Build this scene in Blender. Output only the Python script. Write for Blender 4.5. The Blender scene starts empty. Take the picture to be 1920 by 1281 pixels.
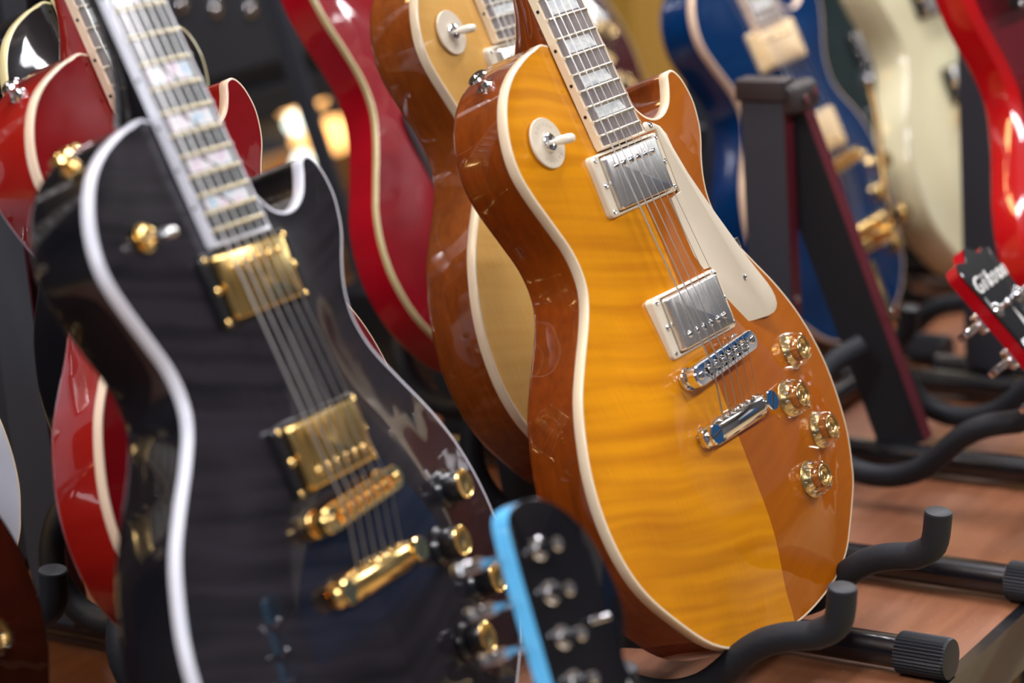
import bpy, bmesh, math, random
import numpy as np
from mathutils import Vector, Matrix
from mathutils.geometry import delaunay_2d_cdt
SC = bpy.context.scene
COL = SC.collection
PI = math.pi
random.seed(4)
# world frame: metres, z up, floor at z = 0. MB() is a point given in mm from the amber guitar's bridge.
OFF = Vector((0, 0, 0.95))
TABLE_Z = 0.70
def W(x, y, z): return Vector((x, y, z)) / 1000 + OFF

# ------------------------------------------------------------------ camera
cd = bpy.data.cameras.new('camera'); cam = bpy.data.objects.new('camera', cd); COL.objects.link(cam)
cd.sensor_width = 36; cd.lens = 85; cd.clip_start = 0.05
r = Vector((0.55205836, -0.82935782, -0.08600684)); d = Vector((-0.26956753, -0.07991691, -0.95965964)); f = Vector((0.78902783, 0.55297277, -0.26768674))
M = Matrix((r, -d, -f)).transposed().to_4x4(); M.translation = W(-1417.8, -837.2, 486.8)
cam.matrix_world = M
cd.dof.use_dof = True; cd.dof.focus_distance = 1.73; cd.dof.aperture_fstop = 3.6; cd.dof.aperture_blades = 0
SC.camera = cam
# ------------------------------------------------------------------ light
SC.view_settings.view_transform = 'Standard'; SC.view_settings.look = 'None'
SC.view_settings.gamma = 1; SC.view_settings.use_curve_mapping = False
SC.view_settings.exposure = 0.22
w = bpy.data.worlds.new('world'); SC.world = w; w.use_nodes = True
w.node_tree.nodes['Background'].inputs[0].default_value = (0.75, 0.85, 1, 1); w.node_tree.nodes['Background'].inputs[1].default_value = 0.35
def area(name, loc, target, sx, sy, power, col):
    l = bpy.data.lights.new(name, 'AREA'); l.shape = 'RECTANGLE'; l.size = sx; l.size_y = sy; l.energy = power; l.color = col
    o = bpy.data.objects.new(name, l); COL.objects.link(o); o.location = loc
    o.rotation_euler = (Vector(target) - Vector(loc)).to_track_quat('-Z', 'Y').to_euler(); return o
for i, (x, y) in enumerate(((-1.6, -1.9), (0.6, -1.9), (2.8, -1.9), (-1.6, 0.4), (0.6, 0.4), (2.8, 0.4), (-0.5, 2.4), (2.0, 2.4))):
    area('ceiling_light', (x, y, 2.93), (x, y, 0), 1.3, 0.22, (26 if i == 6 else 42), (1, .60, .24) if i == 6 else (.97, 0.95, 1))
area('left_side_fill', (-3.86, 1.2, 1.7), (0, 0.4, 1.0), 1.2, 1.1, 34, (0.85, 0.93, 1))  # side light added for the guitars' left sides; no window is modelled there
area('high_window_light', (4.9, -0.35, 2.2), (0, 0, 1.0), 0.55, 0.5, 22, (0.93, 1.0, 0.98))

# ------------------------------------------------------------------ materials
MATS = {}
def mat(name, col=(.5, .5, .5), rough=.4, metal=0., coat=0., trans=0., ior=1.5, emit=None, estr=0., spec=.5, coatr=.03):
    if name in MATS: return MATS[name]
    m = bpy.data.materials.new(name); m.use_nodes = True; b = m.node_tree.nodes['Principled BSDF']; I = b.inputs
    I['Base Color'].default_value = (*col, 1); I['Roughness'].default_value = rough; I['Metallic'].default_value = metal
    I['Coat Weight'].default_value = coat; I['Coat Roughness'].default_value = coatr; I['Transmission Weight'].default_value = trans
    I['IOR'].default_value = ior; I['Specular IOR Level'].default_value = spec if coat < .9 else .08
    if emit: I['Emission Color'].default_value = (*emit, 1); I['Emission Strength'].default_value = estr
    MATS[name] = m; return m
class N:
    def __init__(s, m): s.m = m; s.t = m.node_tree; s.b = s.t.nodes['Principled BSDF']
    def n(s, ty, **k):
        q = s.t.nodes.new(ty)
        for a, v in k.items():
            if isinstance(v, tuple) and a.startswith('i_'): pass
            setattr(q, a, v)
        return q
    def l(s, a, b): s.t.links.new(a, b)
    def obj(s): return s.n('ShaderNodeTexCoord').outputs['Object']
    def mapp(s, src, scale=(1, 1, 1), rot=(0, 0, 0), loc=(0, 0, 0)):
        q = s.n('ShaderNodeMapping'); q.inputs['Scale'].default_value = scale; q.inputs['Rotation'].default_value = rot; q.inputs['Location'].default_value = loc; s.l(src, q.inputs['Vector']); return q.outputs[0]
    def noise(s, vec, scale, detail=2, rough=.5, dist=0):
        q = s.n('ShaderNodeTexNoise'); q.inputs['Scale'].default_value = scale; q.inputs['Detail'].default_value = detail; q.inputs['Roughness'].default_value = rough; q.inputs['Distortion'].default_value = dist
        if vec is not None: s.l(vec, q.inputs['Vector'])
        return q.outputs['Fac']
    def ramp(s, fac, stops):
        q = s.n('ShaderNodeValToRGB'); e = q.color_ramp.elements
        while len(e) < len(stops): e.new(.5)
        for i, (p, c) in enumerate(stops): e[i].position = p; e[i].color = (*c, 1)
        s.l(fac, q.inputs['Fac']); return q.outputs['Color']
    def mix(s, fac, a, b, mode='MIX'):
        q = s.n('ShaderNodeMix', data_type='RGBA', blend_type=mode)
        for inp, v in ((q.inputs[0], fac), (q.inputs[6], a), (q.inputs[7], b)):
            if isinstance(v, (int, float)): inp.default_value = v
            elif isinstance(v, tuple): inp.default_value = (*v, 1)
            else: s.l(v, inp)
        return q.outputs[2]
    def math(s, op, a, b=0.):
        q = s.n('ShaderNodeMath', operation=op)
        for inp, v in ((q.inputs[0], a), (q.inputs[1], b)):
            if isinstance(v, (int, float)): inp.default_value = v
            else: s.l(v, inp)
        return q.outputs[0]
    def base(s, c): s.l(c, s.b.inputs['Base Color'])
    def bump(s, h, st=.2, dist=.001):
        q = s.n('ShaderNodeBump'); q.inputs['Strength'].default_value = st; q.inputs['Distance'].default_value = dist; s.l(h, q.inputs['Height']); s.l(q.outputs[0], s.b.inputs['Normal'])

def maple(name, cA, cB, dA, dB, seed=0, amount=1.):
    """two bookmatched boards of figured maple: cA/cB stripe colours of the bass side board, dA/dB of the other"""
    m = mat(name, rough=.35, coat=1., coatr=.035); q = N(m); o = q.obj(); sep = q.n('ShaderNodeSeparateXYZ'); q.l(o, sep.inputs[0])
    wob = q.noise(q.mapp(o, (9, 5, 1), loc=(seed, 0, 0)), 1, 2)
    yy = q.math('ADD', q.math('MULTIPLY', sep.outputs[1], 1.), q.math('MULTIPLY', wob, .022))
    sl = q.math('MULTIPLY', q.math('ABSOLUTE', sep.outputs[0]), .28)
    yy = q.math('SUBTRACT', yy, sl)
    cmb = q.n('ShaderNodeCombineXYZ'); q.l(q.math('MULTIPLY', sep.outputs[0], 7.), cmb.inputs[0]); q.l(q.math('MULTIPLY', yy, 120.), cmb.inputs[1]); cmb.inputs[2].default_value = seed
    st = q.noise(cmb.outputs[0], 1, 1.5, .4)
    big = q.noise(q.mapp(o, (14, 14, 1), loc=(seed + 3, 0, 0)), 1, 1)
    fac = q.math('ADD', q.math('MULTIPLY', q.math('SUBTRACT', st, .5), 0.85 * amount), .5)
    fac = q.math('ADD', fac, q.math('MULTIPLY', q.math('SUBTRACT', big, .5), .5))
    grain = q.noise(q.mapp(o, (1500, 22, 1)), 1, 2, .6)
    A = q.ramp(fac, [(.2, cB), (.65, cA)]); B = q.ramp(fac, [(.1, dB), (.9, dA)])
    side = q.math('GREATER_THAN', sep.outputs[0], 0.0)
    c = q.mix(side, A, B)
    c = q.mix(q.math('MULTIPLY', q.math('SUBTRACT', grain, .35), .55), c, q.mix(.5, c, (0, 0, 0), 'MIX'))
    q.base(c); return m
def mahogany(name, c1, c2):
    m = mat(name, rough=.35, coat=1., coatr=.03); q = N(m); o = q.obj()
    a = q.noise(q.mapp(o, (160, 9, 160)), 1, 3, .6); b = q.noise(q.mapp(o, (1400, 60, 1400)), 1, 2, .6); e = q.noise(o, 9, 2)
    f_ = q.math('ADD', q.math('MULTIPLY', a, .5), q.math('MULTIPLY', e, .5))
    c = q.ramp(f_, [(.3, c1), (.7, c2)]); c = q.mix(q.math('MULTIPLY', b, .35), c, q.mix(.5, c, (0.02, 0, 0)))
    q.base(c); return m
def plain_gloss(name, c, c2=None, rough=.25):
    m = mat(name, col=c, rough=rough, coat=1., coatr=.03)
    if c2: q = N(m); q.base(q.mix(q.noise(q.mapp(q.obj(), (10, 60, 10)), 1, 2), c, c2))
    return m
amber = maple('amber_flame_maple', (.72, .285, .003), (.50, .165, .002), (.42, .115, .001), (.33, .080, .001), 0, 1.)  # darker treble board: the maple's chatoyance put into its base colour
natural = maple('natural_maple', (.72, .42, .12), (.60, .31, .07), (.70, .40, .11), (.58, .30, .07), 5, .5)
maho = mahogany('orange_mahogany', (.10, .018, .002), (.27, .055, .004))
maho_d = mahogany('brown_mahogany', (.12, .024, .003), (.29, .066, .007))
cherry_t = plain_gloss('cherry_top', (.16, .003, .006), (.25, .005, .008)); cherry_b = plain_gloss('cherry_side', (.22, .005, .005), (.32, .012, .006))
blackflame = maple('black_flame_maple', (.020, .017, .024), (.003, .003, .005), (.020, .017, .024), (.004, .004, .006), 9, 1.1)
black_g = plain_gloss('black_lacquer', (.004, .004, .006)); redh_t = plain_gloss('red_top', (.28, .004, .012), (.20, .004, .01)); redh_b = plain_gloss('red_side', (.42, .004, .014), (.30, .004, .012))
blue_t = plain_gloss('blue_top', (.0005, .014, .065), (.001, .034, .12)); blue_b = plain_gloss('blue_side', (.0005, .014, .07), (.001, .030, .12))
creamp = plain_gloss('cream_lacquer', (.66, .62, .40)); sgred = plain_gloss('burgundy_top', (.10, .004, .010), (.16, .004, .012)); sgside = plain_gloss('bright_red_side', (.42, .004, .006))
greenp = plain_gloss('dark_green_lacquer', (.018, .03, .03)); darkred = plain_gloss('dark_red_top', (.055, .002, .005)); burst = plain_gloss('dark_brown_top', (.02, .005, .003), (.05, .010, .003))
lblue = plain_gloss('light_blue_lacquer', (.13, .50, .86)); redhead = plain_gloss('red_headstock', (.36, .003, .008)); tanp = plain_gloss('white_side', (.55, .6, .68))
cream = mat('cream_binding', (.80, .66, .46), .3, coat=.6); white = mat('white_binding', (.72, .74, .82), .3, coat=.6); yellowb = mat('aged_binding', (.72, .64, .34), .3, coat=.6); pinkc = mat('pale_binding', (.82, .62, .45), .3, coat=.6)
creampl = mat('cream_plastic', (.70, .62, .48), .28, coat=.4); tip = mat('white_tip', (.86, .82, .70), .25, coat=.5); blackpl = mat('black_plastic', (.008, .008, .01), .25, coat=.3)
tanpl = mat('tan_cover', (.80, .60, .33), .35, coat=.3)
chrome = mat('chrome', (.86, .86, .88), .09, 1.); gold = mat('gold', (.98, .68, .26), .17, 1.); covm = mat('nickel_cover', (.95, .94, .91), .26, 1.); steel = mat('string_steel', (.72, .71, .69), .28, 1.); nickel = mat('fret_nickel', (.62, .58, .48), .3, 1.); goldfret = mat('fret_brass', (.66, .58, .36), .3, 1.)
darkhole = mat('dark_slot', (.01, .01, .012), .6)
clear = mat('clear_amber', (1., .94, .76), .03, trans=1., ior=1.14, coat=.8); goldi = mat('gold_insert', (.72, .56, .30), .25, 1.); ink = mat('pale_numerals', (.75, .78, .8), .5); gink = mat('tan_lettering', (.55, .48, .36), .5); silverink = mat('silver_script', (.75, .74, .70), .35, .4)
rose = mat('rosewood', rough=.45, coat=.25, coatr=.25); q = N(rose); o = q.obj(); q.base(q.ramp(q.noise(q.mapp(o, (500, 40, 1)), 1, 4, .7), [(.3, (.085, .062, .055)), (.7, (.24, .19, .175))]))
ebony = mat('ebony', (.02, .022, .026), .35, coat=.5, coatr=.2)
pearl = mat('pearl', rough=.2, coat=.8); q = N(pearl); o = q.obj(); q.base(q.ramp(q.noise(q.mapp(o, (60, 160, 1)), 1, 1.5), [(.3, (.50, .56, .58)), (.5, (.80, .82, .78)), (.7, (.62, .66, .70))]))
pearl2 = mat('abalone_pearl', rough=.2, coat=.8); q = N(pearl2); o = q.obj(); q.base(q.ramp(q.noise(q.mapp(o, (90, 90, 1)), 1, 1), [(.3, (.42, .62, .80)), (.45, (.80, .84, .85)), (.6, (.82, .64, .80)), (.75, (.60, .62, .66))]))
foam = mat('black_foam', (.012, .014, .018), .6, spec=.3); q = N(foam); q.bump(q.noise(q.mapp(q.obj(), (1, 1, 1)), 260, 2), .25, .001)
tubem = mat('black_tube', (.006, .006, .008), .22, coat=.4); rubber = mat('ribbed_rubber', (.014, .016, .020), .5, spec=.35); plank = mat('grey_black_board', (.042, .048, .062), .55, spec=.3); maroon = mat('maroon_edge', (.085, .008, .016), .45); capm = mat('brown_black_cap', (.022, .015, .016), .5)

# ------------------------------------------------------------------ mesh helpers (mm in, metres out)
class MB_:
    def __init__(s): s.v = []; s.f = []
    def add(s, V, F):
        k = len(s.v); s.v += [tuple(map(float, p)) for p in V]; s.f += [tuple(i + k for i in q) for q in F]; return s
    def rings(s, R, close=True, cap0=False, cap1=False):
        n = len(R[0]); V = [p for q in R for p in q]; F = []
        for a in range(len(R) - 1):
            for i in range(n if close else n - 1):
                j = (i + 1) % n; F.append((a * n + i, a * n + j, (a + 1) * n + j, (a + 1) * n + i))
        if cap0: F.append(tuple(range(n))[::-1])
        if cap1: F.append(tuple(range((len(R) - 1) * n, len(R) * n)))
        return s.add(V, F)
    def lathe(s, prof, c=(0, 0, 0), ax=None, n=32, cap=True):
        """prof: (r, h) along axis ax (default +z)"""
        rot = Matrix.Identity(3) if ax is None else Vector((0, 0, 1)).rotation_difference(Vector(ax)).to_matrix()
        R = [[rot @ Vector((r * math.cos(2 * PI * i / n), r * math.sin(2 * PI * i / n), h)) + Vector(c) for i in range(n)] for r, h in [(max(p[0], 1e-3), p[1]) for p in prof]]
        return s.rings(R, True, cap, cap)
    def tube(s, P, r, n=10, cap=True):
        P = [Vector(p) for p in P]; R = []; up = None
        for i, p in enumerate(P):
            t = ((P[min(i + 1, len(P) - 1)] - P[max(i - 1, 0)])).normalized()
            if up is None: up = t.orthogonal().normalized()
            up = (up - t * up.dot(t)).normalized(); b = t.cross(up); rr = r[i] if isinstance(r, (list, tuple)) else r
            R.append([p + up * math.cos(2 * PI * k / n) * rr + b * math.sin(2 * PI * k / n) * rr for k in range(n)])
        return s.rings(R, True, cap, cap)
    def prism(s, poly, z0, z1, bev=0, zf=None):
        """poly xy outline, extruded z0..z1 with an optional bevelled top edge"""
        P = [tuple(p) for p in poly]
        if area2(P) < 0: P = P[::-1]
        R = [[(x, y, z0) for x, y in P], [(x, y, z1 - bev) for x, y in P]]
        if bev: R.append([(x, y, z1 - bev * .3) for x, y in inset(P, bev * .3)]); R.append([(x, y, z1) for x, y in inset(P, bev)])
        return s.rings(R, True, True, True)
    def box(s, c, size, bev=0, rot=None):
        hx, hy, hz = size[0] / 2, size[1] / 2, size[2] / 2; b = bev
        if b == 0: V = [(x, y, z) for z in (-hz, hz) for x, y in ((-hx, -hy), (hx, -hy), (hx, hy), (-hx, hy))]; R = [V[:4], V[4:]]
        else:
            def rr(hx, hy, z, rad):
                o = []
                for cx, cy, a0 in ((hx - b, hy - b, 0), (-hx + b, hy - b, 90), (-hx + b, -hy + b, 180), (hx - b, -hy + b, 270)):
                    for k in range(4): a = math.radians(a0 + k * 30); o.append((cx + rad * math.cos(a), cy + rad * math.sin(a), z))
                return o
            R = [rr(hx, hy, -hz, b * .4), rr(hx, hy, -hz + b * .6, b), rr(hx, hy, hz - b, b), rr(hx, hy, hz - b * .35, b * .75), rr(hx, hy, hz, b * .2)]
        m = rot or Matrix.Identity(3)
        R = [[m @ Vector(p) + Vector(c) for p in q] for q in R]
        return s.rings(R, True, True, True)
def area2(P): return sum(P[i][0] * P[(i + 1) % len(P)][1] - P[(i + 1) % len(P)][0] * P[i][1] for i in range(len(P))) / 2
def inset(P, d):
    A = np.array(P, float); t = np.roll(A, -1, 0) - np.roll(A, 1, 0); t /= np.linalg.norm(t, axis=1)[:, None] + 1e-9
    s = 1 if area2(P) > 0 else -1
    return [tuple(x) for x in A + s * d * np.c_[-t[:, 1], t[:, 0]]]
def spline(P, n=5, closed=True):
    P = np.array(P, float); K = len(P); o = []
    for i in range(K if closed else K - 1):
        if closed: a, b, c, d_ = P[i - 1], P[i], P[(i + 1) % K], P[(i + 2) % K]
        else: a, b, c, d_ = P[max(i - 1, 0)], P[i], P[i + 1], P[min(i + 2, K - 1)]
        for t in np.arange(n) / n: o.append(.5 * (2 * b + (c - a) * t + (2 * a - 5 * b + 4 * c - d_) * t * t + (3 * b - a - 3 * c + d_) * t ** 3))
    if not closed: o.append(P[-1])
    return [tuple(x) for x in o]
CACHE = {}
def mesh_of(name, mb, m, key=None, ang=35, fix=False, xf=None):
    k = (key, m.name) if key else None
    if k and k in CACHE: return CACHE[k]
    me = bpy.data.meshes.new(name); me.from_pydata([(x / 1000, y / 1000, z / 1000) for x, y, z in mb.v], [], mb.f)
    bm = bmesh.new(); bm.from_mesh(me)
    bmesh.ops.remove_doubles(bm, verts=bm.verts, dist=1e-7)
    if not fix: bmesh.ops.recalc_face_normals(bm, faces=bm.faces)
    for fc in bm.faces: fc.smooth = True
    ca = math.radians(ang)
    for e in bm.edges:
        if len(e.link_faces) == 2 and e.calc_face_angle(0) > ca: e.smooth = False
    bm.to_mesh(me); bm.free(); me.materials.append(m)
    if k: CACHE[k] = me
    return me
def part(name, mb, m, parent=None, key=None, ang=35, label=None, kind=None, fix=False):
    """one mesh object from millimetre geometry"""
    me = mesh_of(name, mb, m, key, ang, fix)
    ob = bpy.data.objects.new(name, me); COL.objects.link(ob)
    if parent: ob.parent = parent
    if label: ob['label'] = label
    if kind: ob['kind'] = kind
    return ob
def thing(name, label, cat, Mx, group=None):
    ob = bpy.data.objects.new(name, None); COL.objects.link(ob); ob.empty_display_size = .05; ob.matrix_world = Mx
    ob['label'] = label; ob['category'] = cat
    if group: ob['group'] = group
    return ob
def tag(ob, label, cat, group=None):
    ob['label'] = label; ob['category'] = cat
    if group: ob['group'] = group
    return ob
# glyphs: lettering as real raised geometry
GL = {}
def glyph(ch, shear=0.):
    if (ch, shear) in GL: return GL[(ch, shear)]
    cu = bpy.data.curves.new('glyph', 'FONT'); cu.body = ch; cu.size = 1; cu.shear = shear; cu.extrude = .03; cu.resolution_u = 3
    ob = bpy.data.objects.new('glyph', cu); me = bpy.data.meshes.new_from_object(ob)
    V = [tuple(v.co) for v in me.vertices]; F = [tuple(p.vertices) for p in me.polygons]
    xs = [v[0] for v in V] or [0, .3]; wd = max(xs) + .08
    bpy.data.objects.remove(ob); bpy.data.curves.remove(cu); bpy.data.meshes.remove(me)
    GL[(ch, shear)] = (V, F, wd); return GL[(ch, shear)]
def text_mb(mb, s, mtx, size, shear=0., spacing=1.):
    """adds the word s, mtx maps glyph plane (x right, y up, z out) to part mm"""
    x = 0; G = []
    for ch in s:
        if ch == ' ': x += .35; continue
        V, F, wd = glyph(ch, shear); G.append((V, F, x)); x += wd * spacing
    for V, F, x0 in G: mb.add([mtx @ (Vector((v[0] + x0 - x / 2, v[1] - .35, v[2])) * size) for v in V], F)
def frame(o, xd, yd):
    xd = Vector(xd).normalized(); zd = xd.cross(Vector(yd)).normalized(); yd = zd.cross(xd)
    m = Matrix((xd, yd, zd)).transposed().to_4x4(); m.translation = Vector(o); return m

# ------------------------------------------------------------------ guitar
LP = [(-26,248),(-45,248.5),(-62,244),(-80,236),(-95,224),(-106,208),(-112.5,190),(-113.5,172),(-108,153),(-98,130),(-90,110),(-88.5,92),(-93,77),(-106,59),(-124,39),(-141,18),(-153,-5),(-162,-30),(-166,-58),(-163.5,-88),(-153,-116),(-132,-144),(-103,-173),(-70,-189),(-35,-196),(0,-198),(32,-196.5),(70,-190),(97,-179),(116,-164),(142,-139),(152,-123),(161.5,-102),(167,-74),(167,-41),(158,-6),(142,24),(121,52),(104,76),(97,95),(97,109),(101,122),(108,135),(118,150),(123,163),(125,178),(121,194),(113,203),(104,202),(99,193),(92,183),(83,177),(73,174.5),(63,175.5),(54,180),(45,190),(36,203),(29,216)]
h = [(28,238),(34,215),(45,208),(60,215),(80,240),(100,262),(118,265),(135,250),(147,225),(150,200),(146,168),(137,135),(131,105),(134,75),(148,45),(170,10),(188,-20),(199,-55),(200,-90),(188,-130),(155,-170),(100,-197),(40,-204)]
ES = [(-x, y) for x, y in h] + [(0, -205)] + h[::-1]
BLUE = LP[:22] + [(-105,-168),(-65,-182),(-20,-184),(30,-176),(72,-148),(98,-105),(112,-62),(120,-23),(120,12),(108,44),(94,66),(88,85),(92,108),(100,125),(110,140)] + LP[44:]
SG = [(-27,225),(-38,232),(-58,250),(-80,268),(-98,270),(-100,250),(-92,220),(-84,185),(-79,153),(-76,125),(-68,98),(-60,72),(-60,45),(-76,15),(-100,-15),(-125,-45),(-142,-80),(-145,-115),(-125,-150),(-80,-175),(0,-185),(80,-175),(125,-150),(145,-115),(142,-80),(125,-45),(100,-15),(85,25),(84,60),(92,95),(100,130),(104,170),(108,215),(112,255),(104,266),(84,262),(62,245),(42,225),(28,215)]
STRAT = [(-28,235),(-45,240),(-75,275),(-105,290),(-125,270),(-125,220),(-108,160),(-100,110),(-112,60),(-140,0),(-162,-60),(-160,-110),(-125,-155),(-60,-178),(0,-182),(70,-176),(125,-150),(155,-100),(150,-40),(128,20),(108,70),(105,120),(118,165),(125,205),(115,240),(95,240),(70,215),(45,200),(28,205)]
def dist_to(poly, pts):
    S = np.array(poly); E = np.roll(S, -1, 0) - S; w_ = pts[:, None] - S[None]
    t = np.clip((w_ * E).sum(2) / ((E * E).sum(1) + 1e-9), 0, 1); return np.sqrt(((w_ - t[..., None] * E) ** 2).sum(2)).min(1)
def inside(poly, pts):
    S = np.array(poly); T = np.roll(S, -1, 0); x, y = pts[:, 0][:, None], pts[:, 1][:, None]
    c = ((S[:, 1] > y) != (T[:, 1] > y)) & (x < (T[:, 0] - S[:, 0]) * (y - S[:, 1]) / (T[:, 1] - S[:, 1] + 1e-12) + S[:, 0]); return c.sum(1) % 2 == 1
def zfb(Y): return 12 - (Y - 176) * .075
def fret(n): return 628 * 2 ** (-n / 12)
def fbw(Y): return 43 + 14 * (628 - Y) / 452
def carve(P, poly, H=12.5, neck=True):
    P = np.atleast_2d(np.array(P, float)); dd = dist_to(poly, P); t = np.clip((dd - 5) / 72, 0, 1); z = H * (t * t * (3 - 2 * t))
    if neck: zn = np.maximum(zfb(P[:, 1]) - 6.4, 0); k = 1.5; z = -k * np.log(np.exp(-z / k) + np.exp(-zn / k)) + 0; z = np.maximum(z - (-k * math.log(2)) * 0, 0) * np.clip(dd / 4, 0, 1)
    return z
class Guitar:
    def __init__(g, name, label, pose, scale=1., base=(0, -198, -50), group=None, cat='guitar'):
        x, y, z, yaw, lean, roll = pose; l = math.radians(lean); ya = math.radians(yaw); ro = math.radians(roll)
        R = Matrix.Rotation(ya, 3, 'Z') @ Matrix(((1, 0, 0), (0, math.sin(l), -math.cos(l)), (0, math.cos(l), math.sin(l)))) @ Matrix.Rotation(ro, 3, 'Z')
        g.base = Vector(base); t = W(x, y, z) + R @ (g.base * scale / 1000)
        Mx = R.to_4x4() @ Matrix.Scale(scale, 4); Mx.translation = t
        g.root = thing(name, label, cat, Mx, group); g.parts = {}
    def p(g, name, mb, m, parent=None, key=None, ang=35, label=None, kind=None, fix=False, off=True):
        if not (key and (key, m.name) in CACHE):
            b = g.base; mb.v = [(x - b.x, y - b.y, z - b.z) for x, y, z in mb.v]
        return part(name, mb, m, parent or g.root, key, ang, label, kind, fix)
def body(g, outline, mt, mb_side, bind, th=50, H=12.5, bindh=7.5, key='lp', sides=None, bevel=0):
    O = spline(outline, 4); 
    if area2(O) < 0: O = O[::-1]
    g.O = O; g.H = H
    ins = 1.8 if bind else 2.5
    Z0 = -bindh if bind else (-2.5 if not bevel else -bevel * .7)
    b = MB_(); ring = lambda d_, z: [(x, y, z) for x, y in (inset(O, d_) if d_ else O)]
    R = [ring(0, Z0), ring(0, -th + 5), ring(.8, -th + 2), ring(2.5, -th + .5), ring(5, -th)]
    if not bind: R = ([ring(.6, Z0 + 1.4), ring(2, 0)] if not bevel else [ring(bevel, -.2), ring(bevel * .5, Z0 * .45)]) + R
    b.rings(R, True, False, False)
    bk = inset(O, 5); res = delaunay_2d_cdt([Vector(p) for p in bk], [(i, (i + 1) % len(bk)) for i in range(len(bk))], [], 1, 1e-5)
    b.add([(v.x, v.y, -th) for v in res[0]], [tuple(t) for t in res[2]])
    side = g.p('body', b, mb_side, key=key + 'body', ang=50)
    # carved top
    ib = inset(O, ins if not bevel else bevel); pts = [p for p in ib]; A = np.array(ib)
    cand = []
    for d_ in (3.5, 7, 11, 16): 
        q_ = np.array(inset(O, ins + d_ + (bevel or 0)))[::2 if d_ < 8 else 3]; cand.append(q_[(dist_to(ib, q_) > d_ * .9) & inside(ib, q_)])
    xs = np.arange(-210, 211, 7.); ys = np.arange(-215, 300, 7.); G_ = np.array([(x + (3.5 if j % 2 else 0), y) for j, y in enumerate(ys) for x in xs]); ok = inside(ib, G_); G_ = G_[ok]; G_ = G_[dist_to(ib, G_) > 19]
    P = np.vstack([A] + cand + [G_]); n0 = len(A)
    vs, es, fs, ov, oe, of = delaunay_2d_cdt([Vector(p) for p in P], [(i, (i + 1) % n0) for i in range(n0)], [], 1, 1e-5)
    V = np.array([(v.x, v.y) for v in vs]); z = carve(V, ib, H, H > 6)
    bd = dist_to(ib, V) < .05; z[bd] = 0
    nb = [[] for _ in V]
    for t in fs:
        for a in range(len(t)): nb[t[a]] += [t[a - 1], t[(a + 1) % len(t)]]
    for _ in range(10):
        z2 = np.array([z[n_].mean() if n_ else z[i] for i, n_ in enumerate(nb)]); z2[bd] = 0; z = z * .4 + z2 * .6
    tb = MB_().add([(x, y, zz) for (x, y), zz in zip(V, z)], [tuple(t) for t in fs])
    g.V, g.Z = V, z
    top = g.p('carved_top', tb, mt, key=key + 'top', ang=80, fix=True)
    if bind:
        bb = MB_(); bb.rings([ring(.4, -bindh - .3), ring(0, -bindh), ring(0, -.7), ring(.25, -.15), ring(.8, 0.03), ring(ins + .1, .05), ring(ins + .3, -1)])
        g.p('body_binding', bb, bind, key=key + 'bind' + str(bindh), ang=60)
def surf(g, x, y):
    d_ = ((g.V - np.array((x, y))) ** 2).sum(1); return float(g.Z[d_.argmin()])
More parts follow.
